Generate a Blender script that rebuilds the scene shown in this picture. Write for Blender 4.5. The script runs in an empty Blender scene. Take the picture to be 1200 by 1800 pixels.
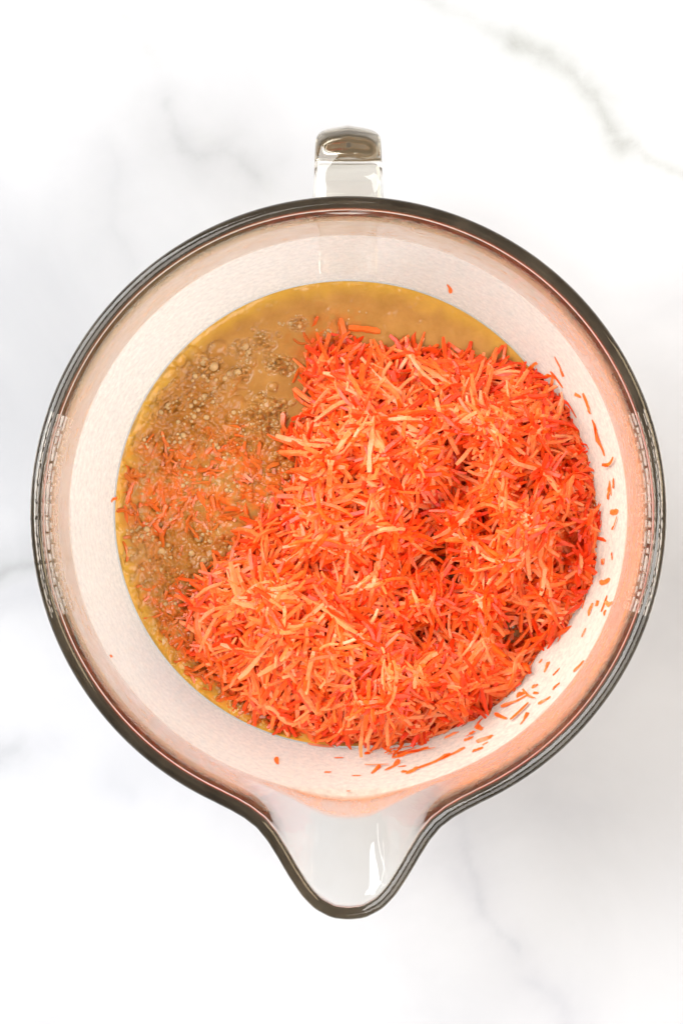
import bpy, math, random
import numpy as np
from mathutils import Vector

SC = bpy.context.scene
COL = SC.collection
RNG = np.random.default_rng(7)
random.seed(7)

# ------------------------------------------------------------------ camera
H = 0.120            # height of the bowl rim above the counter
D = 1.10             # camera above the rim
PX = 0.0002          # metres per photo pixel in the rim plane
cam_d = bpy.data.cameras.new('camera')
cam_d.sensor_fit = 'VERTICAL'
cam_d.sensor_height = 36
cam_d.lens = 36 * D / (1800 * PX) * 1.01
cam_d.clip_start = 0.02
cam_d.clip_end = 20
cam = bpy.data.objects.new('camera', cam_d)
COL.objects.link(cam)
cam.location = (0, 0, H + D)
SC.camera = cam

# ------------------------------------------------------------------ light
w = bpy.data.worlds.new("World")
SC.world = w
w.use_nodes = True
w.node_tree.nodes['Background'].inputs[0].default_value = (0.70, 0.61, 0.50, 1)
w.node_tree.nodes['Background'].inputs[1].default_value = 0.36


def area(name, loc, target, sx, sy, power, color):
    l = bpy.data.lights.new(name, 'AREA')
    l.shape = 'RECTANGLE'
    l.size, l.size_y = sx, sy
    l.energy = power
    l.color = color
    o = bpy.data.objects.new(name, l)
    o.location = loc
    d = Vector(target) - Vector(loc)
    o.rotation_euler = d.to_track_quat('-Z', 'Y').to_euler()
    COL.objects.link(o)


area('window_light', (-1.35, 0.80, 1.35), (0, 0, 0.05), 1.9, 1.9, 84, (0.95, 0.975, 1.0))
area('right_fill_light', (1.15, -0.9, 1.6), (0, 0, 0), 2.0, 2.0, 48, (0.97, 0.975, 1.0))  # added fill lamp, off to the lower right to brighten that side
area('warm_fill_light', (0.62, 0.20, 0.42), (0.13, 0.03, 0.0), 0.35, 0.35, 2.0, (1.0, 0.80, 0.52))  # added small lamp, warms the counter right of the bowl

SC.view_settings.view_transform = 'Standard'
SC.view_settings.look = 'None'
SC.view_settings.gamma = 1
SC.view_settings.exposure = 0.33
SC.cycles.use_denoising = True
SC.cycles.max_bounces = 90
SC.cycles.transmission_bounces = 88
SC.cycles.glossy_bounces = 8
SC.cycles.diffuse_bounces = 6
SC.cycles.transparent_max_bounces = 16
SC.cycles.caustics_refractive = True
SC.cycles.caustics_reflective = True
SC.cycles.sample_clamp_indirect = 20.0
SC.cycles.blur_glossy = 0.4


# ------------------------------------------------------------------ helpers
def at(px, py, z):
    s = PX * (D + H - z) / D
    return (px - 600) * s, (900 - py) * s


def smooth(a, b, x):
    t = np.clip((np.asarray(x, float) - a) / (b - a), 0, 1)
    return t * t * (3 - 2 * t)


_tab = RNG.random((256, 256))


def vnoise(x, y):
    x = np.asarray(x, float); y = np.asarray(y, float)
    xi = np.floor(x).astype(int); yi = np.floor(y).astype(int)
    fx = x - xi; fy = y - yi
    fx = fx * fx * (3 - 2 * fx); fy = fy * fy * (3 - 2 * fy)
    g = lambda i, j: _tab[(xi + i) & 255, (yi + j) & 255]
    a = g(0, 0) * (1 - fx) + g(1, 0) * fx
    b = g(0, 1) * (1 - fx) + g(1, 1) * fx
    return a * (1 - fy) + b * fy


def fbm(x, y, o=4):
    s = 0; a = 0.5; n = 0
    for i in range(o):
        s = s + a * vnoise(x * 2 ** i + 17.3 * i, y * 2 ** i + 5.1 * i)
        n += a; a *= 0.5
    return s / n


def seg_dist(px, py, pts):
    d = np.full(np.shape(px), 1e9)
    for (x0, y0), (x1, y1) in zip(pts[:-1], pts[1:]):
        L = (x1 - x0) ** 2 + (y1 - y0) ** 2
        t = np.clip(((px - x0) * (x1 - x0) + (py - y0) * (y1 - y0)) / L, 0, 1)
        d = np.minimum(d, np.hypot(px - x0 - t * (x1 - x0), py - y0 - t * (y1 - y0)))
    return d


def inside(px, py, poly):
    px = np.asarray(px, float); py = np.asarray(py, float)
    r = np.zeros(px.shape, bool)
    n = len(poly)
    for i in range(n):
        x0, y0 = poly[i]; x1, y1 = poly[(i + 1) % n]
        c = ((y0 > py) != (y1 > py)) & (px < (x1 - x0) * (py - y0) / (y1 - y0 + 1e-12) + x0)
        r ^= c
    return r


def catmull(pts, n):
    P = np.array(pts, float)
    P = np.vstack([2 * P[0] - P[1], P, 2 * P[-1] - P[-2]])
    out = []
    for i in range(1, len(P) - 2):
        p0, p1, p2, p3 = P[i - 1:i + 3]
        for k in range(n):
            t = k / n
            out.append(0.5 * (2 * p1 + (p2 - p0) * t + (2 * p0 - 5 * p1 + 4 * p2 - p3) * t * t
                              + (3 * p1 - p0 - 3 * p2 + p3) * t ** 3))
    out.append(P[-2])
    return np.array(out)


def mesh(name, verts, faces, m, smooth_=True, attrs=None):
    me = bpy.data.meshes.new(name)
    me.from_pydata(np.asarray(verts).tolist(), [], faces if isinstance(faces, list) else faces.tolist())
    if smooth_:
        me.polygons.foreach_set('use_smooth', [True] * len(me.polygons))
    for k, v in (attrs or {}).items():
        a = me.attributes.new(k, 'FLOAT', 'POINT')
        a.data.foreach_set('value', np.asarray(v, np.float32))
    me.materials.append(m)
    me.update()
    return me


def obj(name, me, parent=None, label=None, cat=None, group=None, kind=None):
    o = bpy.data.objects.new(name, me)
    COL.objects.link(o)
    if parent: o.parent = parent
    for k, v in (('label', label), ('category', cat), ('group', group), ('kind', kind)):
        if v: o[k] = v
    return o


# ---- node helpers
def mat(name):
    m = bpy.data.materials.new(name)
    m.use_nodes = True
    nt = m.node_tree
    return m, nt, nt.nodes['Principled BSDF'], nt.nodes['Material Output']


def nd(nt, t, **kw):
    n = nt.nodes.new(t)
    for k, v in kw.items():
        if isinstance(k, str) and hasattr(n, k): setattr(n, k, v)
    return n


def noise(nt, scale, detail=4, rough=0.5, src=None, dist=0.0):
    n = nd(nt, 'ShaderNodeTexNoise')
    n.inputs['Scale'].default_value = scale
    n.inputs['Detail'].default_value = detail
    n.inputs['Roughness'].default_value = rough
    n.inputs['Distortion'].default_value = dist
    if src: nt.links.new(src, n.inputs['Vector'])
    return n.outputs['Fac']


def coords(nt):
    return nd(nt, 'ShaderNodeTexCoord').outputs['Object']


def attr(nt, name):
    n = nd(nt, 'ShaderNodeAttribute'); n.attribute_name = name
    return n.outputs['Fac']


def ramp(nt, fac, stops):
    n = nd(nt, 'ShaderNodeValToRGB')
    e = n.color_ramp.elements
    while len(e) < len(stops): e.new(0.5)
    for el, (p, c) in zip(e, stops):
        el.position = p
        el.color = (*c, 1) if len(c) == 3 else c
    nt.links.new(fac, n.inputs[0])
    return n.outputs[0]


def mixc(nt, fac, a, b, mode='MIX'):
    n = nd(nt, 'ShaderNodeMix'); n.data_type = 'RGBA'; n.blend_type = mode
    for i, v in ((0, fac), (6, a), (7, b)):
        if hasattr(v, 'links') or hasattr(v, 'is_linked'): nt.links.new(v, n.inputs[i])
        else: n.inputs[i].default_value = v if i == 0 else (*v, 1)
    return n.outputs[2]


def mth(nt, op, a, b=None, clamp=False):
    n = nd(nt, 'ShaderNodeMath'); n.operation = op; n.use_clamp = clamp
    for i, v in ((0, a), (1, b)):
        if v is None: continue
        if hasattr(v, 'is_linked'): nt.links.new(v, n.inputs[i])
        else: n.inputs[i].default_value = v
    return n.outputs[0]


def bump(nt, h, strength, dist, normal_in):
    n = nd(nt, 'ShaderNodeBump')
    n.inputs['Strength'].default_value = strength
    n.inputs['Distance'].default_value = dist
    nt.links.new(h, n.inputs['Height'])
    nt.links.new(n.outputs[0], normal_in)


# ------------------------------------------------------------------ materials
# marble
M_MARBLE, nt, b, _ = mat('marble')
co = coords(nt)
v = attr(nt, 'vein'); tint = attr(nt, 'tint')
brk = noise(nt, 60, 6, 0.65, co, 0.6)
vv = mth(nt, 'MULTIPLY', v, mth(nt, 'ADD', mth(nt, 'MULTIPLY', brk, 1.5), 0.22))
cloud = ramp(nt, noise(nt, 9, 5, 0.55, co, 0.8), [(0.32, (0.478, 0.481, 0.495)), (0.48, (0.452, 0.455, 0.470)), (0.66, (0.412, 0.415, 0.432))])
grey = mixc(nt, tint, (0.22, 0.23, 0.205), (0.26, 0.255, 0.31))
c = mixc(nt, mth(nt, 'MULTIPLY', vv, 1.0, True), cloud, grey)
nt.links.new(c, b.inputs['Base Color'])
b.inputs['Roughness'].default_value = 0.55
b.inputs['Specular IOR Level'].default_value = 0.25

# bowl glass
M_GLASS, nt, b, out = mat('clear_glass')
nt.nodes.remove(b)
g = nd(nt, 'ShaderNodeBsdfGlass')
g.inputs['Color'].default_value = (0.985, 0.985, 0.975, 1)
g.inputs['Roughness'].default_value = 0.0
g.inputs['IOR'].default_value = 1.5
co = coords(nt)
sm = ramp(nt, noise(nt, 45, 5, 0.65, co, 1.0), [(0.35, (0.008, 0.008, 0.008)), (0.7, (0.050, 0.050, 0.050))])
dfg = nd(nt, 'ShaderNodeBsdfDiffuse'); dfg.inputs[0].default_value = (0.62, 0.50, 0.36, 1)
mxg = nd(nt, 'ShaderNodeMixShader')      # faint uneven diffuse lift painted over the glass to brighten the dark rim
nt.links.new(sm, mxg.inputs[0]); nt.links.new(g.outputs[0], mxg.inputs[1]); nt.links.new(dfg.outputs[0], mxg.inputs[2])
nt.links.new(mxg.outputs[0], out.inputs['Surface'])
va = nd(nt, 'ShaderNodeVolumeAbsorption')
va.inputs['Color'].default_value = (0.62, 0.55, 0.42, 1)
va.inputs['Density'].default_value = 12
nt.links.new(va.outputs[0], out.inputs['Volume'])

# white print
M_PRINT, nt, b, _ = mat('white_print')
b.inputs['Base Color'].default_value = (0.88, 0.86, 0.83, 1)
b.inputs['Roughness'].default_value = 0.5
tl = nd(nt, 'ShaderNodeBsdfTranslucent'); tl.inputs[0].default_value = (0.9, 0.88, 0.85, 1)
mx = nd(nt, 'ShaderNodeMixShader'); mx.inputs[0].default_value = 0.5
nt.links.new(b.outputs[0], mx.inputs[1]); nt.links.new(tl.outputs[0], mx.inputs[2])
nt.links.new(mx.outputs[0], _.inputs['Surface'])

# batter
M_BATTER, nt, b, out = mat('brown_batter')
co = coords(nt)
edge = attr(nt, 'edge'); pulp = attr(nt, 'pulp')
base = ramp(nt, noise(nt, 120, 5, 0.6, co), [(0.3, (0.37, 0.168, 0.036)), (0.7, (0.48, 0.232, 0.060))])
base = mixc(nt, attr(nt, 'froth'), base, (0.35, 0.130, 0.015))
base = mixc(nt, mth(nt, 'MULTIPLY', pulp, mth(nt, "MULTIPLY", noise(nt, 200, 4, 0.6, co), 1.6), True), base, (0.62, 0.125, 0.012))
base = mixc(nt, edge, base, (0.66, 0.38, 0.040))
nt.links.new(base, b.inputs['Base Color'])
b.inputs['Roughness'].default_value = 0.13
b.inputs['Specular IOR Level'].default_value = 0.35
b.inputs['Subsurface Weight'].default_value = 0.12
b.inputs['Subsurface Radius'].default_value = (1, 0.5, 0.15)
b.inputs['Subsurface Scale'].default_value = 0.003
bump(nt, noise(nt, 420, 4, 0.6, co), 0.25, 0.0006, b.inputs['Normal'])

# bubble skin
M_BUBBLE, nt, b, _ = mat('bubble_skin')
b.inputs['Base Color'].default_value = (0.72, 0.46, 0.20, 1)
b.inputs['Roughness'].default_value = 0.03
b.inputs['Transmission Weight'].default_value = 0.35
b.inputs['IOR'].default_value = 1.33

# sugary film left on the glass, with a painted reflection band above
M_FILM_AND_REFLECTION, nt, b, out = mat('batter_film_and_reflection')
co = coords(nt)
mp = nd(nt, 'ShaderNodeMapping')
uvn = nd(nt, 'ShaderNodeUVMap')
nt.links.new(uvn.outputs[0], mp.inputs[0])
mp.inputs['Scale'].default_value = (1, 1, 1)
fine = noise(nt, 1.0, 5, 0.65, mp.outputs[0])
speck = ramp(nt, fine, [(0.36, (0.40, 0.40, 0.40)), (0.50, (0.50, 0.50, 0.50)), (0.70, (0.66, 0.66, 0.66))])
dens = attr(nt, 'dens')
al = mth(nt, 'MULTIPLY', speck, dens, True)
tr = nd(nt, 'ShaderNodeBsdfTransparent')
df = nd(nt, 'ShaderNodeBsdfDiffuse'); tl = nd(nt, 'ShaderNodeBsdfTranslucent')
hu = attr(nt, 'hue'); ba = attr(nt, 'band')
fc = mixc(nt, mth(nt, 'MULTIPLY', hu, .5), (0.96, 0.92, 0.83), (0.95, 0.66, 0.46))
bc = mixc(nt, hu, (0.74, 0.43, 0.20), (0.95, 0.32, 0.12))  # reflected batter tan and carrot orange, painted into the band colour
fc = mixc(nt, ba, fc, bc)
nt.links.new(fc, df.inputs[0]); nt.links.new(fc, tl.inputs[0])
m1 = nd(nt, 'ShaderNodeMixShader'); m1.inputs[0].default_value = 0.38
nt.links.new(df.outputs[0], m1.inputs[1]); nt.links.new(tl.outputs[0], m1.inputs[2])
m2 = nd(nt, 'ShaderNodeMixShader')
nt.links.new(al, m2.inputs[0]); nt.links.new(tr.outputs[0], m2.inputs[1]); nt.links.new(m1.outputs[0], m2.inputs[2])
nt.links.new(m2.outputs[0], out.inputs['Surface'])
nt.nodes.remove(b)

# carrot
M_CARROT, nt, b, _ = mat('grated_carrot')
co = coords(nt)
tone = attr(nt, 'tone'); wet = attr(nt, 'wet')
n1 = noise(nt, 350, 3, 0.6, co)
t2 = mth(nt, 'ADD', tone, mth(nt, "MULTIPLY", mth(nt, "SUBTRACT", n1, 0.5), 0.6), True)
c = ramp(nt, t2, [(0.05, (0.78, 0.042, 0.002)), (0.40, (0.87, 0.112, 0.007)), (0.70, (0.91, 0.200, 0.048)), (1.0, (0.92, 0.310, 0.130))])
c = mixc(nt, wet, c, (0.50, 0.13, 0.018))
nt.links.new(c, b.inputs['Base Color'])
nt.links.new(mth(nt, 'SUBTRACT', 0.38, mth(nt, 'MULTIPLY', wet, 0.34)), b.inputs['Roughness'])
b.inputs['Subsurface Weight'].default_value = 0.22
b.inputs['Subsurface Radius'].default_value = (1, 0.35, 0.08)
b.inputs['Subsurface Scale'].default_value = 0.0015
b.inputs['Specular IOR Level'].default_value = 0.4
bump(nt, noise(nt, 900, 3, 0.6, co), 0.3, 0.0003, b.inputs['Normal'])

# ------------------------------------------------------------------ marble counter
ax = lambda lo, hi, n: np.linspace(lo, hi, n)
gx = np.concatenate([ax(-1.0, -0.17, 18)[:-1], ax(-0.165, 0.165, 250), ax(0.17, 1.0, 18)[1:]])
gy = np.concatenate([ax(-0.8, -0.235, 14)[:-1], ax(-0.23, 0.23, 350), ax(0.235, 0.8, 14)[1:]])
X, Y = np.meshgrid(gx, gy)
s0 = PX * (D + H) / D
QX = X / s0 + 600; QY = 900 - Y / s0
wx = QX + 34 * (fbm(QX / 70, QY / 70, 5) - 0.5) + 12 * (fbm(QX / 16 + 9, QY / 16, 3) - 0.5)
wy = QY + 34 * (fbm(QX / 70 + 31, QY / 70 + 7, 5) - 0.5) + 12 * (fbm(QX / 16 + 3, QY / 16 + 40, 3) - 0.5)
VE = np.zeros_like(X); TI = np.zeros_like(X)
VEINS = [  # points, core width, core strength, halo width, halo strength, lilac
    ([(720, -20), (790, 20), (850, 62), (890, 78)], 15, .26, 45, .10, 0),
    ([(900, 80), (955, 105), (1000, 140), (1035, 175), (1062, 225), (1080, 262)], 13, .44, 46, .17, 0),
    ([(1062, 230), (1110, 268), (1150, 292), (1260, 330)], 7, .34, 30, .12, 0),
    ([(940, 85), (1060, 150), (1160, 240)], 5, .08, 60, .08, 0),
    ([(170, -10), (200, 22), (240, 45), (270, 108)], 8, .14, 60, .07, 0),
    ([(292, 190), (305, 225), (328, 262), (352, 275), (400, 272), (450, 320)], 8, .26, 50, .13, .4),
    ([(352, 240), (420, 285), (470, 330)], 12, .12, 40, .06, .2),
    ([(195, 250), (208, 320), (205, 420), (236, 468)], 7, .10, 30, .05, .5),
    ([(-80, 1030), (0, 1008), (30, 992), (62, 984)], 11, .55, 40, .15, .3),
    ([(-50, 1080), (10, 1055), (60, 1045)], 20, .16, 40, .06, .7),
    ([(-50, 1330), (10, 1330), (34, 1318)], 15, .34, 60, .13, .5),
    ([(40, 1315), (90, 1310)], 18, .12, 40, .06, .7),
    ([(800, 1400), (812, 1475), (840, 1545), (852, 1600), (905, 1665)], 7, .26, 36, .09, .8),
    ([(795, 1520), (850, 1600)], 12, .10, 30, .05, .9),
    ([(930, 1720), (985, 1750), (1010, 1820)], 14, .22, 40, .07, .9),
    ([(60, 1800), (130, 1775), (200, 1740)], 26, .16, 50, .05, .9),
    ([(205, 1375), (230, 1390)], 16, .10, 30, .03, .8),
    ([(960, 1400), (1060, 1430)], 22, .07, 40, .03, .9),
    ([(1290, 700), (1500, 900), (1600, 1300), (1900, 1700)], 16, .4, 70, .15, .3),
    ([(-200, 300), (-420, 620), (-700, 700)], 14, .4, 70, .15, .3),
    ([(-300, 1500), (-200, 1900), (100, 2300)], 14, .4, 70, .15, .3),
    ([(700, -60), (400, -300), (200, -700)], 16, .4, 70, .15, .3),
]
for pts, cw, cs, hw, hs, li in VEINS:
    d = seg_dist(wx, wy, pts)
    a = .85 * cs * np.exp(-(d / (1.25 * cw)) ** 1.5) + 1.8 * hs * np.exp(-(d / (1.2 * hw)) ** 2)
    TI = np.where(a > VE, li, TI)
    VE = np.maximum(VE, a * .8) + 0.3 * np.minimum(VE, a * .8)
nx, ny = len(gx), len(gy)
V = np.stack([X.ravel(), Y.ravel(), np.zeros(nx * ny)], 1)
idx = np.arange(nx * ny).reshape(ny, nx)
F = np.stack([idx[:-1, :-1], idx[:-1, 1:], idx[1:, 1:], idx[1:, :-1]], -1).reshape(-1, 4).tolist()
ring = list(idx[0, :]) + list(idx[1:, -1]) + list(idx[-1, :-1][::-1]) + list(idx[1:-1, 0][::-1])
nb = len(V)
V = np.vstack([V, V[ring] - np.array([0, 0, 0.03])])
n = len(ring)
for i in range(n):
    F.append([int(ring[(i + 1) % n]), int(ring[i]), nb + i, nb + (i + 1) % n])
F.append(list(range(nb, nb + n)))
pad = np.zeros(n)
obj('marble_countertop', mesh('marble_countertop', V, F, M_MARBLE, False,
    {'vein': np.concatenate([VE.ravel(), pad]), 'tint': np.concatenate([TI.ravel(), pad])}),
    label='white marble countertop with soft grey veins under the bowl', kind='structure')

# ------------------------------------------------------------------ glass bowl
BX, BY = at(612, 903, H)
INNER = [(0, .0060), (.030, .0060), (.045, .0066), (.058, .0098), (.0685, .0180), (.0778, .0320), (.0862, .0500), (.0925, .0650),
         (.0975, .0770), (.1003, .0845), (.1023, .0930), (.1042, .1010), (.1058, .1065), (.1068, .1098), (.1067, .1122), (.1061, .1145), (.1060, .1168)]
LIP = [(.1067, .1189), (.1084, .1200), (.1101, .1192), (.1109, .1175), (.1108, .1150), (.1100, .1115)]
OUTER = [(.1090, .1040), (.1074, .0950), (.1052, .0850), (.1020, .0765), (.0964, .0640), (.0897, .0490), (.0812, .0308), (.0720, .0158),
         (.0635, .0060), (.0560, .0008), (.0500, .0000), (.0440, .0008), (.030, .0014), (0, .0014)]
prof = catmull(INNER + LIP + OUTER, 4)
prof[0, 0] = prof[-1, 0] = 0
prof[:, 1] = np.maximum(prof[:, 1], 0.0)
inr = catmull(INNER, 8)


def rin(z):
    return np.interp(z, inr[12:, 1], inr[12:, 0])


SP = np.array([(0, 154), (2, 152), (4.2, 140), (6, 122), (8.2, 93), (10.5, 63), (12.9, 37), (15.5, 18), (18.5, 7), (21.5, 2), (25, 0), (181, 0)], float)
sp_t = np.linspace(0, 180, 3601)
sp_v = np.interp(sp_t, SP[:, 0], SP[:, 1])
full = np.concatenate([sp_v[::-1], sp_v[1:]])
k = np.exp(-np.linspace(-2.2, 2.2, 45) ** 2); k /= k.sum()
full = np.convolve(np.pad(full, 22, mode='edge'), k, 'valid')
sp_full_t = np.concatenate([-sp_t[::-1], sp_t[1:]])


def spout(th):                       # th in degrees measured from the spout axis
    th = (th + 180) % 360 - 180
    return np.interp(th, sp_full_t, full) * PX


# angular samples: denser at the spout
th = np.concatenate([np.arange(-30, 30, 0.25), np.arange(30, 330, 0.75)])
NT = len(th)


def curve_point(r, z, thd):
    wv = np.clip((z - .0820) / (.1088 - .0820), 0, 1) ** 1.12
    R0 = .1075
    e = 0.05
    def C(t):
        a = np.radians(t - 90)
        q = R0 + wv * spout(t)
        return q * np.cos(a), q * np.sin(a)
    cx, cy = C(thd)
    x1, y1 = C(thd + e); x0, y0 = C(thd - e)
    tx, ty = x1 - x0, y1 - y0
    l = np.hypot(tx, ty)
    return cx + ty / l * (r - R0), cy - tx / l * (r - R0)


V = []; NP = len(prof)
for (r, z) in prof[1:-1]:
    x, y = curve_point(r, z, th)
    V.append(np.stack([x, y, np.full(NT, z)], 1))
V = np.concatenate(V)
F = []
M = NP - 2
for i in range(M - 1):
    for j in range(NT):
        j2 = (j + 1) % NT
        F.append([i * NT + j, i * NT + j2, (i + 1) * NT + j2, (i + 1) * NT + j])
nv = len(V)
V = np.vstack([V, [[0, 0, prof[0, 1]], [0, 0, prof[-1, 1]]]])
for j in range(NT):
    j2 = (j + 1) % NT
    F.append([nv, j2, j])
    F.append([nv + 1, (M - 1) * NT + j, (M - 1) * NT + j2])
bowl = obj('mixing_bowl', None, None, 'clear glass batter bowl with pour spout and handle on the marble', 'bowl')
bowl.location = (BX, BY, 0.0003)
me = mesh('bowl_wall', V, F, M_GLASS)
import bmesh
bm = bmesh.new(); bm.from_mesh(me)
bmesh.ops.recalc_face_normals(bm, faces=bm.faces)
bm.to_mesh(me); bm.free()
obj('bowl_wall', me, bowl)

# handle: a glass strap looping out and down
path = catmull([(.1086, .1010), (.1150, .1010), (.1225, .1003), (.1288, .0968), (.1312, .0895), (.1310, .0780), (.1275, .0630), (.1190, .0520), (.1030, .0440), (.0920, .0420)], 7)
hv = []; hf = []
sec = []
for a in np.linspace(0, 2 * math.pi, 41)[:-1]:      # super-ellipse with a soft outer ridge
    ca, sa = math.cos(a), math.sin(a)
    u = math.copysign(abs(ca) ** 0.42, ca)
    vv_ = math.copysign(abs(sa) ** 0.55, sa)
    ridge = 0.28 * (1 - abs(u)) if sa > 0 else 0.0
    sec.append((u, vv_ + ridge))
for i, (y, z) in enumerate(path):
    t = path[min(i + 1, len(path) - 1)] - path[max(i - 1, 0)]
    t = t / np.linalg.norm(t)
    nrm = np.array([-t[1], t[0]])       # outward/up
    f = i / (len(path) - 1)
    hw = .0122 - .0012 * f + .0010 * math.exp(-f * 14)
    ht = .0036 + .0024 * float(smooth(.15, .42, f)) - .0015 * float(smooth(.6, 1, f)) + .0009 * math.exp(-f * 14)
    for (u, v_) in sec:
        hv.append((u * hw, y + nrm[0] * v_ * ht, z + nrm[1] * v_ * ht))
K = len(sec)
for i in range(len(path) - 1):
    for j in range(K):
        hf.append([i * K + j, i * K + (j + 1) % K, (i + 1) * K + (j + 1) % K, (i + 1) * K + j])
hf.append(list(range(K))[::-1]); hf.append(list(range((len(path) - 1) * K, len(path) * K)))
me = mesh('handle', hv, hf, M_GLASS)
bm = bmesh.new(); bm.from_mesh(me); bmesh.ops.recalc_face_normals(bm, faces=bm.faces); bm.to_mesh(me); bm.free()
obj('handle', me, bowl)

# printed measuring scales on the outside of the wall
op = catmull(OUTER, 8)
def rout(z):
    return np.interp(z, op[:90, 1][::-1], op[:90, 0][::-1])


def print_scale(side, seed):
    rr = random.Random(seed)
    V = []; F = []

    def patch(a0, a1, z0, z1):
        n = max(2, int((a1 - a0) / 0.8) + 1)
        b0 = len(V)
        for a in np.linspace(a0, a1, n):
            q = math.radians(a + (180 if side < 0 else 0))
            for z in (z0, z1):
                r = float(rout(z)) - .00012
                V.append((r * math.cos(q), r * math.sin(q), z))
        for i in range(n - 1):
            F.append([b0 + 2 * i, b0 + 2 * i + 2, b0 + 2 * i + 3, b0 + 2 * i + 1])
    for zc in (.1060, .1020, .0985, .0950, .0915):
        a = -19.0
        while a < 19:
            L = rr.choice([.8, 1.0, 1.4, 2.2, 2.8])
            patch(a, min(a + L, 19.5), zc, zc + .0016)
            a += L + rr.choice([.5, .7, .9])
    for a in np.arange(-19, 19.1, 1.9):
        patch(a, a + .25, .0915, .0950 if rr.random() < .6 else .0985)
    me = mesh('measuring_scale', V, F, M_PRINT)
    obj('measuring_scale', me, bowl)


print_scale(-1, 3)
print_scale(1, 8)

# ------------------------------------------------------------------ batter
ZL = .0500
RL = float(rin(ZL)) - .00015

HEAP = [(538, 640), (552, 612), (600, 600), (660, 612), (735, 612), (800, 622), (870, 632), (940, 648), (992, 686), (1036, 736), (1060, 800),
        (1074, 870), (1075, 950), (1064, 1025), (1036, 1090), (990, 1138), (938, 1165), (920, 1235), (865, 1268), (800, 1285), (740, 1308), (660, 1312),
        (585, 1300), (500, 1275), (430, 1240), (370, 1185), (335, 1120), (325, 1060), (355, 1010), (415, 960), (440, 920), (500, 880),
        (515, 820), (498, 770), (540, 730), (548, 690)]


def heap_h(px, py):
    """height of the grated carrot over the batter, metres"""
    px = np.asarray(px, float); py = np.asarray(py, float)
    d = seg_dist(px, py, HEAP + [HEAP[0]])
    ins = inside(px, py, HEAP)
    s = np.where(ins, d, -d)
    s = s + smooth(840, 960, px + .25 * (py - 900)) * 44 * (fbm(px / 24 + 4, py / 24 + 8, 3) - .56)
    h = .019 * np.sqrt(np.clip(s / 95, 0, 1)) * np.clip(s / 20 + .3, 0, 1)
    core = smooth(0, 70, s)
    for cx, cy, r, a in [(640, 830, 110, .007), (760, 720, 90, .004), (900, 760, 95, .003), (1000, 880, 80, .005), (930, 960, 90, .006),
                         (450, 1050, 80, .003), (560, 1120, 110, .004), (780, 1180, 100, .004), (640, 940, 80, .002), (900, 850, 60, .003)]:
        h = h + 1.5 * a * core * np.exp(-((px - cx) ** 2 + (py - cy) ** 2) / (r * r))
    for pts, wd, a in [([(690, 900), (735, 905), (790, 990), (800, 1050)], 28, .016), ([(870, 1030), (905, 1110), (945, 1175)], 24, .015), ([(500, 980), (600, 1000), (690, 985)], 22, .009), ([(820, 830), (850, 940), (850, 1040)], 20, .009), ([(640, 1080), (720, 1120), (820, 1110)], 22, .009), ([(940, 700), (900, 790)], 18, .008),
                       ([(690, 655), (745, 690)], 16, .006), ([(560, 1240), (640, 1275)], 22, .005), ([(875, 810), (905, 850)], 14, .008),
                       ([(700, 745), (690, 790)], 13, .008), ([(960, 800), (990, 820)], 14, .009), ([(620, 920), (680, 950)], 14, .006),
                       ([(560, 1180), (610, 1190)], 14, .006), ([(440, 1090), (470, 1120)], 14, .006), ([(520, 880), (600, 940)], 14, .003)]:
        h = h - a * core * np.exp(-(seg_dist(px, py, pts) / wd) ** 2)
    h = h + core * .040 * (fbm(px / 62 + 3, py / 62, 2) - 0.5)
    return np.where(ins & (s > 0), np.maximum(h, .0008), 0)


def pulp_at(px, py):
    a = np.exp(-(seg_dist(px, py, [(250, 830), (270, 900), (300, 830)]) / 55) ** 2)
    b_ = np.exp(-(seg_dist(px, py, [(400, 800), (470, 850), (430, 900), (360, 880)]) / 55) ** 2)
    c_ = np.exp(-(seg_dist(px, py, [(290, 1040), (330, 1140), (420, 1230), (520, 1290)]) / 48) ** 2)
    d_ = np.exp(-(seg_dist(px, py, [(560, 610), (600, 600)]) / 40) ** 2)
    return np.clip(a * .85 + b_ * .95 + c_ * 1.0 + d_ * .9, 0, 1)


def froth_at(px, py):
    a = np.exp(-(seg_dist(px, py, [(290, 760), (300, 850), (330, 960), (300, 1040), (350, 1150), (450, 1250)]) / 62) ** 2)
    b_ = np.exp(-(seg_dist(px, py, [(340, 700), (420, 780), (480, 820)]) / 60) ** 2)
    return np.clip(a + b_, 0, 1)


BUB = []
rb = random.Random(11)


def cluster(px, py, spread, n, rmin, rmax):
    for _ in range(n):
        for _try in range(20):
            x = px + rb.gauss(0, spread); y = py + rb.gauss(0, spread * .8)
            r = rmin + (rmax - rmin) * rb.random() ** 2.2
            if math.hypot(x - 612, y - 903) < 392 and all(math.hypot(x - a, y - b) > .8 * (r + c) for a, b, c in BUB):
                BUB.append((x, y, r)); break


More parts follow.
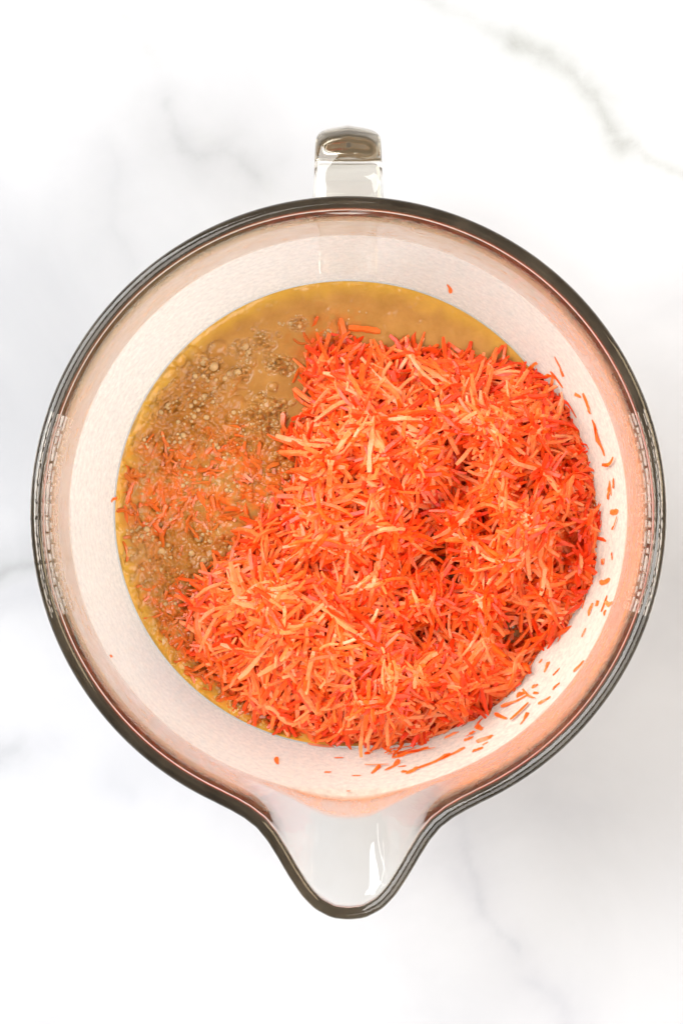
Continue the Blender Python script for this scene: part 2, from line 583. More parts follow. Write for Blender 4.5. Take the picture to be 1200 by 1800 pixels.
for x, y, r in [(361, 638, 7.5), (378, 647, 7.5), (343, 1016, 6), (306, 1032, 5.5), (352, 945, 7), (340, 972, 5), (287, 968, 6), (360, 872, 4.5), (300, 716, 6),
                (255, 945, 6), (262, 930, 5), (408, 962, 5), (372, 950, 4.5), (361, 985, 5), (433, 612, 6), (420, 658, 6), (362, 700, 6), (320, 1048, 5)]:
    BUB.append((x, y, r))
for c_ in [(362, 660, 13, 14, 2, 5), (430, 618, 11, 13, 2, 4.5), (424, 660, 7, 6, 2, 4), (488, 643, 9, 9, 1.8, 4), (525, 572, 7, 7, 1.8, 4.5), (496, 572, 4, 3, 1.8, 3.5),
           (466, 600, 9, 6, 1.8, 3.5), (358, 710, 15, 16, 2, 5), (304, 718, 8, 6, 2, 4.5), (340, 735, 14, 9, 2, 4), (460, 700, 11, 8, 2, 3.6), (462, 748, 11, 10, 2, 4.5),
           (484, 725, 9, 6, 2, 4), (420, 745, 14, 8, 2, 4), (570, 584, 5, 5, 1.8, 3.6), (330, 770, 18, 10, 2, 5), (270, 780, 14, 8, 2, 4.5), (345, 830, 22, 11, 2, 4.5),
           (255, 935, 16, 15, 2, 5.5), (290, 970, 12, 8, 2, 4.5), (300, 880, 26, 12, 2, 4.5), (262, 1000, 13, 7, 2, 4.5), (370, 940, 18, 9, 2, 4.5), (330, 1010, 14, 6, 2, 4),
           (405, 860, 12, 6, 2, 4), (425, 790, 22, 9, 2, 4), (300, 1060, 10, 4, 2, 4), (390, 690, 26, 6, 1.6, 3), (520, 680, 28, 5, 1.6, 2.6), (640, 560, 50, 5, 1.6, 2.4),
           (420, 1255, 30, 5, 1.8, 3.2), (345, 1170, 20, 6, 1.8, 3.4)]:
    cluster(*c_)

na, nr = 1000, 300
ang = np.linspace(0, 2 * np.pi, na, endpoint=False)
rad = RL * (np.linspace(0, 1, nr + 1)[1:]) ** 0.8
A, R = np.meshgrid(ang, rad)
bx, by = R * np.cos(A), R * np.sin(A)
sL = PX * (D + H - ZL) / D
qx = (bx + BX) / sL + 600; qy = 900 - (by + BY) / sL
hgt = .0012 * (fbm(qx / 55, qy / 55, 3) - .5) + .0005 * (fbm(qx / 14, qy / 14, 3) - .5)
fr = froth_at(qx, qy)
wxx = qx + 9 * (fbm(qx / 12, qy / 12, 2) - .5)
rf = np.random.default_rng(5)
dome = np.zeros_like(qx); nd_ = 0
while nd_ < 760:
    x = rf.uniform(205, 560); y = rf.uniform(600, 1320)
    f_ = float(froth_at(x, y))
    if rf.random() > f_ or inside(x, y, HEAP): continue
    r = 4 + 11 * rf.random() ** 1.4; st = rf.uniform(1, 2.4); an = rf.uniform(0, np.pi)
    m_ = (np.abs(wxx - x) < r * 2.3) & (np.abs(qy - y) < r * 2.3)
    u_ = ((wxx[m_] - x) * np.cos(an) + (qy[m_] - y) * np.sin(an)) / (r * st); v_ = (-(wxx[m_] - x) * np.sin(an) + (qy[m_] - y) * np.cos(an)) / r
    dome[m_] = np.maximum(dome[m_], r * .70 * np.sqrt(np.clip(1 - u_ * u_ - v_ * v_, 0, 1)))
    nd_ += 1
hgt = hgt + PX * 1.05 * dome - fr * .0012 + fr * .0010 * (fbm(qx / 7, qy / 7, 2) - .5)
nm = 0
while nm < 1300:                     # foam of tiny bubbles
    if rf.random() < .30:
        cx_, cy_, sp_ = [(362, 650, 16), (430, 618, 12), (488, 643, 10), (358, 710, 18), (304, 718, 12), (460, 745, 16), (484, 722, 10), (255, 940, 20), (425, 660, 8),
                         (330, 775, 22), (300, 1015, 18), (400, 780, 20), (466, 600, 9), (525, 572, 7), (290, 980, 16)][rf.integers(15)]
        x = cx_ + rf.normal(0, sp_); y = cy_ + rf.normal(0, sp_ * .8)
    else:
        x = rf.uniform(205, 560); y = rf.uniform(600, 1320)
        if rf.random() > float(froth_at(x, y)): continue
    nm += 1
    if inside(x, y, HEAP) or math.hypot(x - 612, y - 903) > 390: continue
    r = 2.2 + 3.6 * rf.random() ** 2
    m_ = (np.abs(qx - x) < 2 * r) & (np.abs(qy - y) < 2 * r)
    dd = np.hypot(qx[m_] - x, qy[m_] - y) / r
    hgt[m_] += r * PX * (.75 * np.sqrt(np.clip(1 - dd * dd, 0, 1)) - .18 * np.exp(-((dd - 1.15) / .3) ** 2))
for (x, y, r) in BUB:                # small dimple ring round each bubble
    m_ = (np.abs(qx - x) < 3 * r) & (np.abs(qy - y) < 3 * r)
    dd = np.hypot(qx[m_] - x, qy[m_] - y) / r
    hgt[m_] += r * PX * (-.32 * np.exp(-((dd - 1.05) / .35) ** 2) + .18 * np.exp(-((dd - 1.7) / .3) ** 2))
rr_ = R / RL
hgt = hgt * (1 - smooth(.985, 1, rr_)) + .0004 * smooth(.965, 1, rr_) ** 2
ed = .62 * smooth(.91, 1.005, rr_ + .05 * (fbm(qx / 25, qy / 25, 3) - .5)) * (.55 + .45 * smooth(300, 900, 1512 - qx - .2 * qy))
pu = pulp_at(qx, qy) * np.clip(3.2 * fbm(qx / 11 + 5, qy / 11 + 70, 4) - 1.0, 0, 1.1)
V = [np.stack([bx.ravel(), by.ravel(), ZL + hgt.ravel()], 1)]
edA = [ed.ravel()]; puA = [pu.ravel()]
side = []
for z in np.linspace(ZL, .0075, 14)[1:]:
    side.append((float(rin(z)) - .00025, z))
side += [(.040, .0068), (.015, .0068)]
for r, z in side:
    V.append(np.stack([r * np.cos(ang), r * np.sin(ang), np.full(na, z)], 1))
    edA.append(np.full(na, .5)); puA.append(np.full(na, .1))
rows = nr + len(side)
V = np.concatenate(V)
idx = np.arange(rows * na).reshape(rows, na)
i2 = np.roll(idx, -1, 1)
F = np.stack([idx[:-1], idx[1:], i2[1:], i2[:-1]], -1).reshape(-1, 4).tolist()
nv = len(V)
V = np.vstack([V, [[0, 0, V[0, 2]]], [[0, 0, .0068]]])
for j in range(na):
    F.append([nv, j, (j + 1) % na]); F.append([nv + 1, int(idx[-1, (j + 1) % na]), int(idx[-1, j])])
frA = [(fr * (.35 + .9 * fbm(qx / 20 + 9, qy / 20, 3))).clip(0, 1).ravel()] + [np.full(na, .3)] * len(side)
att = {'froth': np.concatenate(frA + [[0, 0]]), 'edge': np.concatenate(edA + [[0, 0]]), 'pulp': np.concatenate(puA + [[0, 0]])}
batter = obj('batter', None, None, 'glossy brown wet batter with bubbles pooled in the glass bowl', 'batter')
batter.location = (BX, BY, 0.0003)
obj('batter_pool', mesh('batter_pool', V, F, M_BATTER, True, att), batter)

# bubbles: domes, one part each
bv = []; bf = []
nr_b, na_b = 5, 12
for i in range(nr_b):
    e = math.radians(-25 + i * 23)
    for j in range(na_b):
        a = 2 * math.pi * j / na_b
        bv.append((math.cos(e) * math.cos(a), math.cos(e) * math.sin(a), math.sin(e)))
bv.append((0, 0, 1))
for i in range(nr_b - 1):
    for j in range(na_b):
        bf.append([i * na_b + j, i * na_b + (j + 1) % na_b, (i + 1) * na_b + (j + 1) % na_b, (i + 1) * na_b + j])
for j in range(na_b):
    bf.append([(nr_b - 1) * na_b + j, (nr_b - 1) * na_b + (j + 1) % na_b, nr_b * na_b])
bf.append(list(range(na_b))[::-1])
bub_me = mesh('bubble', bv, bf, M_BUBBLE)
BUB = BUB[:298]
for (x, y, r) in BUB:
    if inside(x, y, HEAP): continue
    o = obj('bubble', bub_me, batter)
    X0, Y0 = at(x, y, ZL)
    s = r * PX * 1.25
    rr0 = math.hypot(X0 - BX, Y0 - BY); ia = int(round((math.atan2(Y0 - BY, X0 - BX) % (2 * math.pi)) / (2 * math.pi) * na)) % na
    ir = min(nr - 1, int(np.searchsorted(rad, rr0)))
    bh = float(hgt[ir, ia])
    o.location = (X0 - BX, Y0 - BY, ZL + bh - .0003 * r / 3)
    o.scale = (s, s, s * .8)

# thin film of batter left on the glass above the liquid, and a painted reflection of the contents higher up
zs = np.concatenate([np.linspace(ZL + .0012, .0850, 26), np.linspace(.0853, .1060, 14)])
NZ = len(zs)
ang = np.linspace(0, 2 * np.pi, 361)
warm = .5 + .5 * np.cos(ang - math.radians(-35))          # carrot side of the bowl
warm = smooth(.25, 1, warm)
V = []; dens = []; uv = []; hue = []; band = []
for z in zs:
    r = float(rin(z)) - .00012
    r = r + (0 if z < .0852 else .00002)
    x, y = curve_point(r, z, np.degrees(ang) + 90)
    V.append(np.stack([x, y, np.full(361, z)], 1))
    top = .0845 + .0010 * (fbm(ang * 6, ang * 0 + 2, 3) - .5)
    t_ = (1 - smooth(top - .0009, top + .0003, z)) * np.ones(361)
    wob = .55 + .9 * fbm(ang * 14, ang * 0 + z * 300, 3)
    sp_ = smooth(16, 24, np.abs((np.degrees(ang) + 90 + 180) % 360 - 180))
    up = (1 - smooth(.1005, .1050, z)) * (sp_ if z > .0890 else 1)
    dens.append(t_ * (1 + .25 * warm) + (1 - t_) * .62 * wob * up * (1.05 + .25 * warm))
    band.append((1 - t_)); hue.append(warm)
    uv.append(np.stack([ang * .09 / .0024, np.full(361, (z - ZL) / .0019)], 1))
V = np.concatenate(V); uv = np.concatenate(uv)
idx = np.arange(NZ * 361).reshape(NZ, 361)
F = np.stack([idx[:-1, :-1], idx[:-1, 1:], idx[1:, 1:], idx[1:, :-1]], -1).reshape(-1, 4)
me = mesh('film_and_reflection', V, F, M_FILM_AND_REFLECTION, True, {'dens': np.concatenate(dens), 'hue': np.concatenate(hue), 'band': np.concatenate(band)})
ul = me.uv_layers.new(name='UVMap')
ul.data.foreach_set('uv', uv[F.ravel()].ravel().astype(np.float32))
obj('film_and_reflection', me, batter)

# ------------------------------------------------------------------ grated carrot
NSEG = 8


def shred(cx, cy, cz, direction, tilt, length, width, bend, droop, thick=None, follow=None):
    """one curved tapering strip; returns verts (world) and faces"""
    t = np.linspace(-.5, .5, NSEG)
    a = direction + bend * t + random.gauss(0, .13) * np.sin(t * 2 * np.pi) + np.array([random.gauss(0, .04) for _ in t])
    px_ = np.cumsum(np.cos(a)) * length / (NSEG - 1); py_ = np.cumsum(np.sin(a)) * length / (NSEG - 1)
    px_ -= px_.mean(); py_ -= py_.mean()
    pz_ = t * length * math.sin(tilt) - droop * (t * t * 4)
    k_ = math.cos(tilt)
    P = np.stack([cx + px_ * k_, cy + py_ * k_, cz + pz_], 1)
    nx_, ny_ = -np.sin(a), np.cos(a)
    roll = random.uniform(-.7, .7)
    wt = (1 - np.abs(t * 2) ** random.uniform(4, 12) * random.uniform(.1, .5)) * width / 2
    wt = wt * (1 + .22 * np.array([random.uniform(-1, 1) for _ in t]))
    th_ = (thick or width * .7) / 2 * (1 - np.abs(t * 2) ** 4 * .5)
    c_, s_ = math.cos(roll), math.sin(roll)
    out = []
    for u, v_ in ((-1, -1), (1, -1), (.86, 1), (-.86, 1)):
        out.append(np.stack([P[:, 0] + nx_ * (u * wt * c_ - v_ * th_ * s_), P[:, 1] + ny_ * (u * wt * c_ - v_ * th_ * s_), P[:, 2] + u * wt * s_ + v_ * th_ * c_], 1))
    return np.stack(out, 1).reshape(-1, 3)


def drape(V, off=.0, amt=1.0):
    """let a strand sag onto the heap below it"""
    P = V.reshape(NSEG, 4, 3)
    c = P.mean(1)
    s_ = PX * (D + H - c[:, 2]) / D
    t = ZL + heap_h(600 + c[:, 0] / s_, 900 - c[:, 1] / s_) + off
    t = np.maximum(t, np.median(t) - .006)
    for _ in range(2):
        q_ = np.pad(t, 1, mode='edge')
        t = .25 * q_[:-2] + .5 * q_[1:-1] + .25 * q_[2:]
    P[:, :, 2] += (amt * (t - c[:, 2]))[:, None]
    return P.reshape(-1, 3)


def shred_faces(n0=0):
    f = []
    for i in range(NSEG - 1):
        for j in range(4):
            f.append([n0 + i * 4 + j, n0 + i * 4 + (j + 1) % 4, n0 + (i + 1) * 4 + (j + 1) % 4, n0 + (i + 1) * 4 + j])
    f.append([n0 + 3, n0 + 2, n0 + 1, n0]); e = n0 + (NSEG - 1) * 4
    f.append([e, e + 1, e + 2, e + 3])
    return f


def fit(V, gap=.0005):
    """keep shreds inside the glass wall"""
    x = V[:, 0] - BX; y = V[:, 1] - BY
    r = np.hypot(x, y)
    lim = rin(np.clip(V[:, 2], .02, .10)) - gap
    k_ = np.where(r > lim, lim / r, 1)
    V[:, 0] = BX + x * k_; V[:, 1] = BY + y * k_
    return V


zg = np.linspace(.03, .100, 200)
rg = rin(zg) / (PX * (D + H - zg) / D)


def wall_z(px, py):
    cx_, cy_ = 612, 903
    return float(np.interp(math.hypot(px - cx_, py - cy_), rg, zg))



def surf(px, py):
    """world x,y,z of the heap surface seen at photo pixel"""
    z = ZL
    for _ in range(4): z = ZL + float(heap_h(px, py))
    x, y = at(px, py, z)
    return x, y, z


def slope(px, py, a):
    e = 12
    h1 = float(heap_h(px + e * math.cos(a), py - e * math.sin(a))); h0 = float(heap_h(px - e * math.cos(a), py + e * math.sin(a)))
    return math.atan2(h1 - h0, 2 * e * PX * 1.08)


cand = []
tries = 0
while len(cand) < 6500:
    tries += 1
    px = random.uniform(320, 1075); py = random.uniform(590, 1310)
    if not inside(px, py, HEAP): continue
    cand.append((px, py))
cand = np.array(cand)
fa = fbm(cand[:, 0] / 75 + 20, cand[:, 1] / 75 + 60, 2) * 4 * np.pi
hh = heap_h(cand[:, 0], cand[:, 1])

VV = []; FF = []; TT = []; WW = []
cnt = 0
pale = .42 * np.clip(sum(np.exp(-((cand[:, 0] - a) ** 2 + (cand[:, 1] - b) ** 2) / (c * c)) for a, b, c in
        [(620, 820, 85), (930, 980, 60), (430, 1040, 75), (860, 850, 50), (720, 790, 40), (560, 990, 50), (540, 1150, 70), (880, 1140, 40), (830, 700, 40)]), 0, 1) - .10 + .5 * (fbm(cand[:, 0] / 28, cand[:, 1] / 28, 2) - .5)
for i, (px, py) in enumerate(cand):
    if hh[i] <= 0 and random.random() < .93: continue
    dep = .0007 + random.random() ** 1.1 * min(.0070, float(hh[i]) + .001)
    d = fa[i] + random.gauss(0, .5)
    z = ZL + float(hh[i]) - dep
    x, y = at(px, py, z)
    tl_ = max(-1.1, min(1.1, slope(px, py, d) * .9 + random.gauss(0, .17)))
    L = random.uniform(.0080, .0250)
    if float(hh[i]) < .005: L *= .75; tl_ *= .5
    v_ = shred(x, y, z, d, tl_, L, random.uniform(.0009, .0018), random.gauss(0, .8), random.uniform(-.0004, .0018))
    v_ = fit(v_)
    FF += shred_faces(len(VV) * NSEG * 4)
    VV.append(v_)
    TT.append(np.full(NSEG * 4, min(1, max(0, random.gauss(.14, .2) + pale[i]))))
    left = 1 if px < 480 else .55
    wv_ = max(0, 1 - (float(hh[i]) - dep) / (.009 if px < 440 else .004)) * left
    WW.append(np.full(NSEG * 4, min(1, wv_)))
# long strands draped over the crown
top = []
while len(top) < 1500:
    px = random.uniform(330, 1060); py = random.uniform(600, 1300)
    if float(heap_h(px, py)) > .005: top.append((px, py))
for px, py in top:
    hb = float(heap_h(px, py))
    d = float(fbm(px / 75 + 20, py / 75 + 60, 2)) * 4 * math.pi + random.gauss(0, .65)
    x, y = at(px, py, ZL + hb)
    v_ = fit(drape(shred(x, y, ZL + hb, d, 0, random.uniform(.012, .027),
                   random.uniform(.0010, .0018), random.gauss(0, 1.0), 0), random.uniform(-.0005, .0011)))
    FF += shred_faces(len(VV) * NSEG * 4); VV.append(v_)
    TT.append(np.full(NSEG * 4, min(.97, max(.1, random.gauss(.54, .26))))); WW.append(np.zeros(NSEG * 4))
# pulp and sunken shreds floating in the batter
k_n = 0
while k_n < 420:
    px = random.uniform(215, 600); py = random.uniform(570, 1310)
    if random.random() > float(pulp_at(px, py)) ** 2 or inside(px, py, HEAP) or math.hypot(px - 612, py - 903) > 396: continue
    x, y = at(px, py, ZL)
    v_ = fit(shred(x, y, ZL + random.uniform(-.0007, .0009), random.uniform(0, 6.28), random.gauss(0, .18), random.uniform(.0025, .010), random.uniform(.0008, .0017), random.gauss(0, .7), 0))
    FF += shred_faces(len(VV) * NSEG * 4); VV.append(v_)
    TT.append(np.full(NSEG * 4, random.uniform(.2, .6))); WW.append(np.full(NSEG * 4, random.uniform(.35, .95)))
    k_n += 1
# short broken crumbs between the shreds
for i in range(1400):
    px, py = cand[random.randrange(len(cand))]
    px += random.gauss(0, 5); py += random.gauss(0, 5)
    if not inside(px, py, HEAP): continue
    x, y, z = surf(px, py)
    v_ = fit(shred(x, y, z - random.uniform(-.0004, .003), random.uniform(0, 6.28), random.gauss(0, .5), random.uniform(.0018, .0045), random.uniform(.0007, .0014), random.gauss(0, .6), 0))
    FF += shred_faces(len(VV) * NSEG * 4); VV.append(v_)
    TT.append(np.full(NSEG * 4, min(1, max(0, random.gauss(.45, .25)))))
    WW.append(np.zeros(NSEG * 4))
# ragged fringe: shreds slipping off the heap onto the glass and the batter
for i in range(1000):
    px = random.uniform(330, 1100); py = random.uniform(585, 1375)
    dd_ = float(seg_dist(px, py, HEAP + [HEAP[0]]))
    lim = 13
    wetclump = inside(px, py, [(640, 1300), (650, 1362), (700, 1358), (790, 1330), (800, 1312), (880, 1280), (860, 1262), (740, 1295)])
    if px > 640 and py > 1000: lim = 20
    if inside(px, py, HEAP) or (dd_ > lim * random.random() ** .7 and not (wetclump and random.random() < .8)): continue
    rp = math.hypot(px - 612, py - 903)
    z = max(wall_z(px, py) + .0004, ZL + .0008)
    x, y = at(px, py, z)
    d = random.uniform(0, 3.14) if not wetclump else math.radians(random.gauss(25, 25))
    q = math.atan2(903 - py, px - 612)
    tl_ = math.asin(math.cos(d - q) * .7) if rp > 404 else random.gauss(0, .15)
    v_ = fit(shred(x, y, z, d, tl_, random.uniform(.003, .012), random.uniform(.0006, .0016), random.gauss(0, .6), 0), .0004 + random.random() * .0012)
    FF += shred_faces(len(VV) * NSEG * 4); VV.append(v_)
    TT.append(np.full(NSEG * 4, min(1, max(0, random.gauss(.45, .2))))); WW.append(np.full(NSEG * 4, .35 if px < 560 else 0))
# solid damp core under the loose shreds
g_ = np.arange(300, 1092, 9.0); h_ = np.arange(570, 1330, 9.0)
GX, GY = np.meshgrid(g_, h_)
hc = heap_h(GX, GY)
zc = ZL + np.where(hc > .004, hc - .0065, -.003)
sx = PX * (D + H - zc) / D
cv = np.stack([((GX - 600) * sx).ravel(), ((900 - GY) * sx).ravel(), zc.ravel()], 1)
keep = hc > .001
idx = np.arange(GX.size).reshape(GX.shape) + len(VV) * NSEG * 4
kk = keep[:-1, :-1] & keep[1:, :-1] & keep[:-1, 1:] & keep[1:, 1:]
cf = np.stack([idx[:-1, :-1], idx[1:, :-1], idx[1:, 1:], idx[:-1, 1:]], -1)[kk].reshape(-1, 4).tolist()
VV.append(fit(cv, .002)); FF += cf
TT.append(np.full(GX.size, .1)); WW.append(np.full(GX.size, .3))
allv = np.concatenate(VV)
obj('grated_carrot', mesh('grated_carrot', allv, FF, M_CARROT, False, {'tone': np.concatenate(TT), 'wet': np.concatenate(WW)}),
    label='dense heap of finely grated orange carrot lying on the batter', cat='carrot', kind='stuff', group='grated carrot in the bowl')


def one(px, py, z, d, tilt, L, W, bend, droop, tone_, wet_, label, group, gap=.0005, name='carrot_shred', drp=None):
    x, y = at(px, py, z)
    v_ = shred(x, y, z, d, tilt, L, W, bend, droop)
    if drp is not None: v_ = drape(v_, drp, .85)
    v_ = fit(v_, gap)
    c0 = v_.mean(0)
    me_ = mesh(name, v_ - c0, shred_faces(), M_CARROT, False, {'tone': np.full(len(v_), tone_), 'wet': np.full(len(v_), wet_)})
    o = obj(name, me_, None, label, 'carrot shred', group)
    o.location = c0
    return o


def zone(px, py):
    if px < 520:
        if py < 960: return 'on the left flank beside the froth'
        if py < 1110: return 'on the smooth left shoulder of the heap'
        return 'on the lower left slope of the heap'
    if py < 700:
        return 'at the heap top by the smooth batter' if px < 800 else 'at the upper right edge of the heap'
    if px > 900:
        return 'on the heap right beside the glass' if py < 960 else 'on the lower right slope near the glass'
    if py < 900:
        return 'on the high pale crest of the heap' if px < 720 else 'between the pale crest and the right glass'
    if py < 1080: return 'around the deep hollow in the middle of the heap'
    return 'on the lower slope facing the spout' if px < 720 else 'in the lower clump right of the spout'


GR = 'loose carrot shreds on top of the heap'
# long shreds that stand out in the photograph: x0,y0,x1,y1,width px,bend,label
SPECIAL = [
    (545, 742, 640, 690, 9, .15, 'long pale carrot shred slanting at the upper left edge by the batter'),
    (711, 590, 728, 642, 8, .0, 'upright carrot shred spiking over the top edge of the heap'),
    (690, 882, 754, 890, 9, .0, 'short straight pale shred lying level at the centre of the heap'),
    (820, 800, 915, 800, 6, -1.3, 'thin arched carrot shred bowed over the right of the crest'),
    (765, 700, 800, 800, 10, .3, 'long pale shred running down right of the crest'),
    (655, 730, 648, 830, 10, .2, 'thick pale shred standing vertically below the crest'),
    (400, 985, 452, 1110, 13, .15, 'long thick pale shred pointing down on the lower left clump'),
    (395, 1000, 450, 1108, 6, .1, 'thin shred meeting the thick one at its lower tip'),
    (348, 1150, 395, 1060, 8, -.2, 'slender shred leaning up along the left edge of the heap'),
    (490, 1110, 568, 1113, 7, .0, 'straight shred lying crosswise on the lower left slope'),
    (450, 1190, 565, 1118, 9, .1, 'long pale shred rising to the right on the lower left clump'),
    (490, 1150, 560, 1258, 9, .1, 'long shred falling to the right towards the spout side'),
    (555, 1130, 535, 1225, 8, .1, 'straight steep shred crossing the long one above the spout'),
    (515, 1000, 570, 976, 9, .0, 'pale shred rising toward the middle hollow'),
    (515, 1035, 625, 1110, 8, .2, 'long diagonal shred below the middle of the heap'),
    (662, 990, 640, 1080, 8, -.2, 'steep shred beside the lower middle hollow'),
    (610, 1115, 622, 1210, 7, .3, 'thin curved shred hanging on the lower middle slope'),
    (925, 870, 925, 1010, 10, .3, 'long pale shred running down the right clump'),
    (868, 690, 850, 740, 7, .1, 'short pale shred near the upper right of the heap'),
    (600, 1265, 690, 1240, 8, .1, 'shred rising right along the bottom edge of the heap'),
    (540, 1312, 585, 1342, 8, .1, 'flat orange shred slipping off the heap onto the glass'),
]
for x0, y0, x1, y1, wpx, bend, lab in SPECIAL:
    mx, my = (x0 + x1) / 2, (y0 + y1) / 2
    z = ZL + max(float(heap_h(x0, y0)), float(heap_h(x1, y1)), float(heap_h(mx, my))) + .0008
    d = math.atan2(-(y1 - y0), x1 - x0)
    tilt_ = math.atan2(float(heap_h(x1, y1)) - float(heap_h(x0, y0)), math.hypot(x1 - x0, y1 - y0) * PX)
    one(mx, my, z, d, tilt_ * .7, math.hypot(x1 - x0, y1 - y0) * PX * 1.06, wpx * PX * .95, bend, .0003, .82, 0, lab, GR, drp=.0016)

# stray bits stuck to the glass
WALLB = [  # px, py, angle deg, length px, width px, label
    (789, 508, 95, 24, 7, 'single orange shred stuck to the glass above the batter near the handle'),
    (981, 645, 105, 36, 6, 'thin orange shred stuck to the upper right glass wall'),
    (1029, 710, 105, 34, 9, 'carrot shred on the glass outside the upper right heap edge'),
    (1050, 770, 112, 60, 9, 'long slanting shred against the right glass wall'),
    (487, 1336, 88, 22, 8, 'small upright orange stub on the glass at lower left'),
    (202, 878, 20, 18, 6, 'tiny shred at the far left edge of the batter'),
    (576, 1355, 10, 11, 5, 'orange crumb on the glass left of the spout centre'),
    (626, 1361, 0, 14, 6, 'flat crumb on the glass above the spout'),
    (595, 1330, 5, 14, 5, 'pale crumb just below the heap over the spout'),
    (612, 1388, 0, 6, 4, 'faint dot of carrot in the clear glass band over the spout'),
    (198, 1152, 20, 8, 5, 'faint orange speck low on the left glass wall'),
    (913, 1220, 0, 16, 13, 'round carrot crumb on the glass at lower right'),
    (938, 1205, 0, 12, 9, 'smaller round crumb right of the round one'),
    (920, 1262, 70, 24, 8, 'upright flake on the lower right glass'),
    (838, 1316, 20, 18, 9, 'short wedge of carrot near the bottom right of the wall'),
    (975, 1205, 40, 16, 7, 'small flake on the lower right glass nearest the rim'),
    (955, 1230, 15, 26, 7, 'flat flake right of the round crumb'),
    (905, 1232, 12, 54, 6, 'long thin strand lying flat on the lower right glass'),
    (822, 1297, 10, 16, 8, 'reddish stub under the lower right edge of the heap'),
    (1068, 862, 75, 30, 8, 'shred flattened on the right wall beside the heap'),
    (1078, 900, 5, 26, 9, 'shred jutting level from the right side of the heap'),
    (1062, 1022, 5, 30, 9, 'shred lying level at the lower right glass'),
    (1015, 1170, 40, 24, 8, 'pale shred high on the lower right glass'),
    (790, 1325, 28, 50, 8, 'long shred slanting on the glass at the bottom right of the heap'),
    (760, 1338, 28, 60, 8, 'long shred under the slanting one over the spout side'),
    (720, 1322, 20, 60, 9, 'broad shred bridging the wet clump over the spout side'),
    (690, 1345, 50, 34, 9, 'stubby shred at the lowest tip of the heap'),
    (660, 1352, 60, 28, 8, 'upright stub at the left tip of the wet clump'),
]
WG = 'stray carrot bits stuck to the glass'
for px, py, a, L, W, lab in WALLB:
    z = wall_z(px, py)
    z = max(z, ZL + .001)
    th_ = math.atan2(-(py - 903), px - 612)
    d = math.radians(a)
    sl = math.atan(1 / .62) if z < .08 else 1.3
    rise = math.cos(d - th_) * math.sin(sl) * .8
    one(px, py, z, d, math.asin(max(-.85, min(.85, rise))), L * PX * 1.2, W * PX, random.uniform(-.2, .2), 0, .5, 0, lab, WG)
# more small flakes on the lower right wall
n_f = 0
while n_f < 28:
    t_ = random.uniform(-62, 12) if n_f < 14 else random.uniform(-88, -50)
    q = math.radians(t_)
    rpx = 418 + 50 * random.random() ** 1.8
    if t_ > -35: rpx = 452 + 32 * random.random() ** 1.6
    px = 612 + rpx * math.cos(q); py = 903 - rpx * math.sin(q)
    if inside(px, py, HEAP): n_f += 0
    z = max(wall_z(px, py), ZL + .001)
    d = q + math.radians(random.choice([90, 90, 60, 120, 30, 0]) + random.gauss(0, 15))
    rise = math.cos(d - q) * .7
    Lf = .0016 + .0055 * random.random() ** 2; Wf = random.uniform(.0009, .0024); df_ = math.degrees(d) % 180
    lab = (('tiny ' if Lf < .0025 else 'small ' if Lf < .0042 else 'longer ') + ('broad ' if Wf > .0017 else 'narrow ') + 'carrot flake lying ' +
           ('level' if df_ < 22 or df_ > 158 else 'rising right' if df_ < 68 else 'upright' if df_ < 112 else 'falling right') +
           (' on the glass right of the spout' if t_ < -58 else ' on the lower right glass' if t_ < -25 else ' on the right glass beside the heap'))
    one(px, py, z, d, math.asin(rise), Lf, Wf, random.gauss(0, .6), 0, random.uniform(.3, .7), 0, lab, WG)
    n_f += 1

# shreds half sunk in the batter
WETG = 'batter-coated shreds sinking into the batter'
WETS = [(602, 590, 92, 60, 11, 'thick wet shred standing upright at the top left of the heap'), (640, 582, 172, 60, 11, 'thick wet shred lying level at the top of the heap'),
        (560, 655, 178, 70, 10, 'wet shred poking level into the smooth batter'), (580, 632, 80, 30, 9, 'short wet shred beneath the upright wet one'),
        (362, 890, 110, 60, 8, 'thin bare shred stranded in the frothy batter'), (378, 893, 100, 45, 7, 'second thin shred beside the bare one in the froth'),
        (500, 745, 100, 40, 9, 'wet shred standing where the batter meets the heap'), (290, 900, 60, 30, 8, 'coated shred in the froth at far left'),
        (552, 610, 40, 26, 10, 'coated nub at the upper left corner of the heap')]
for px, py, a, L, W, lab in WETS:
    one(px, py, ZL + .0012, math.radians(a), .08, L * PX, W * PX, .1, 0, .5, .45 if px != 362 else .1, lab, WETG)
n_w = 0
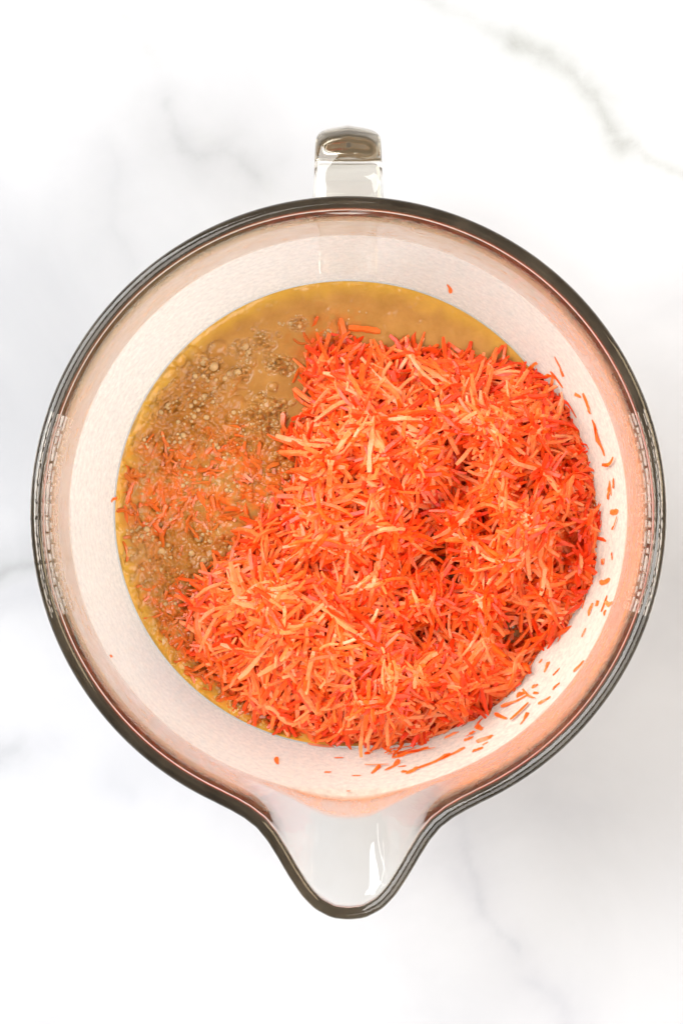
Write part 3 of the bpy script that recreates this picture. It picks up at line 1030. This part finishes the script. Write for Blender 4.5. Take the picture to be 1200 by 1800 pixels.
while n_w < 46:
    px = random.uniform(220, 560); py = random.uniform(580, 1290)
    p_ = float(pulp_at(px, py))
    if random.random() > p_ ** 2 or inside(px, py, HEAP) or math.hypot(px - 612, py - 903) > 390: continue
    dw = random.uniform(0, 3.14); Lw = random.uniform(.004, .010); Ww = random.uniform(.0011, .002); ww = random.uniform(.5, .9)
    one(px, py, ZL + random.uniform(-.0006, .0006), dw, random.gauss(0, .12), Lw, Ww, random.gauss(0, .5), 0, .4,
        ww, ('long ' if (Lw > .007) else 'short ') + ('dark ' if ww > .7 else 'orange ') + ('fat ' if Ww > .0016 else 'thin ') + 'shred sunk ' + ('level' if dw < .35 or dw > 2.79 else 'rising right' if dw < 1.15 else 'upright' if dw < 1.99 else 'falling right') + ' in the ' + ('left froth' if py < 960 and px < 350 else 'batter between froth and heap' if py < 960 and px < 520 else 'batter at the heap corner' if py < 960 else 'lower left edge of the batter'), WETG)
    n_w += 1

# the rest of the 300: loose long shreds all over the crown
done = 0
want = 300 - len(SPECIAL) - len(WALLB) - 28 - len(WETS) - 46
pts = []
while done < want:
    px = random.uniform(350, 1055); py = random.uniform(610, 1290)
    hb = float(heap_h(px, py))
    if hb < .006: continue
    if any((px - a) ** 2 + (py - b) ** 2 < 28 ** 2 for a, b in pts): 
        if random.random() < .93: continue
    pts.append((px, py))
    d = float(fbm(px / 75 + 20, py / 75 + 60, 2)) * 4 * math.pi + random.gauss(0, .7)
    L = random.uniform(.011, .022)
    tl_ = max(-.9, min(.9, slope(px, py, d) * .8 + random.gauss(0, .12)))
    tn = random.uniform(.5, 1.0)
    bnd = random.gauss(0, .6)
    dd = (math.degrees(d) % 180)
    lean = 'level' if dd < 20 or dd > 160 else 'rising right' if dd < 65 else 'upright' if dd < 115 else 'falling right'
    kind_ = ('pale ' if tn > .78 else 'orange ') + ('long ' if L > .015 else 'short ') + ('bent ' if abs(bnd) > .5 else '') + 'shred ' + lean + ' '

    one(px, py, ZL + hb + .0008, d, tl_, L, random.uniform(.0010, .0017), bnd, random.uniform(0, .0012), tn, 0, kind_ + zone(px, py), GR, drp=.0012)
    done += 1
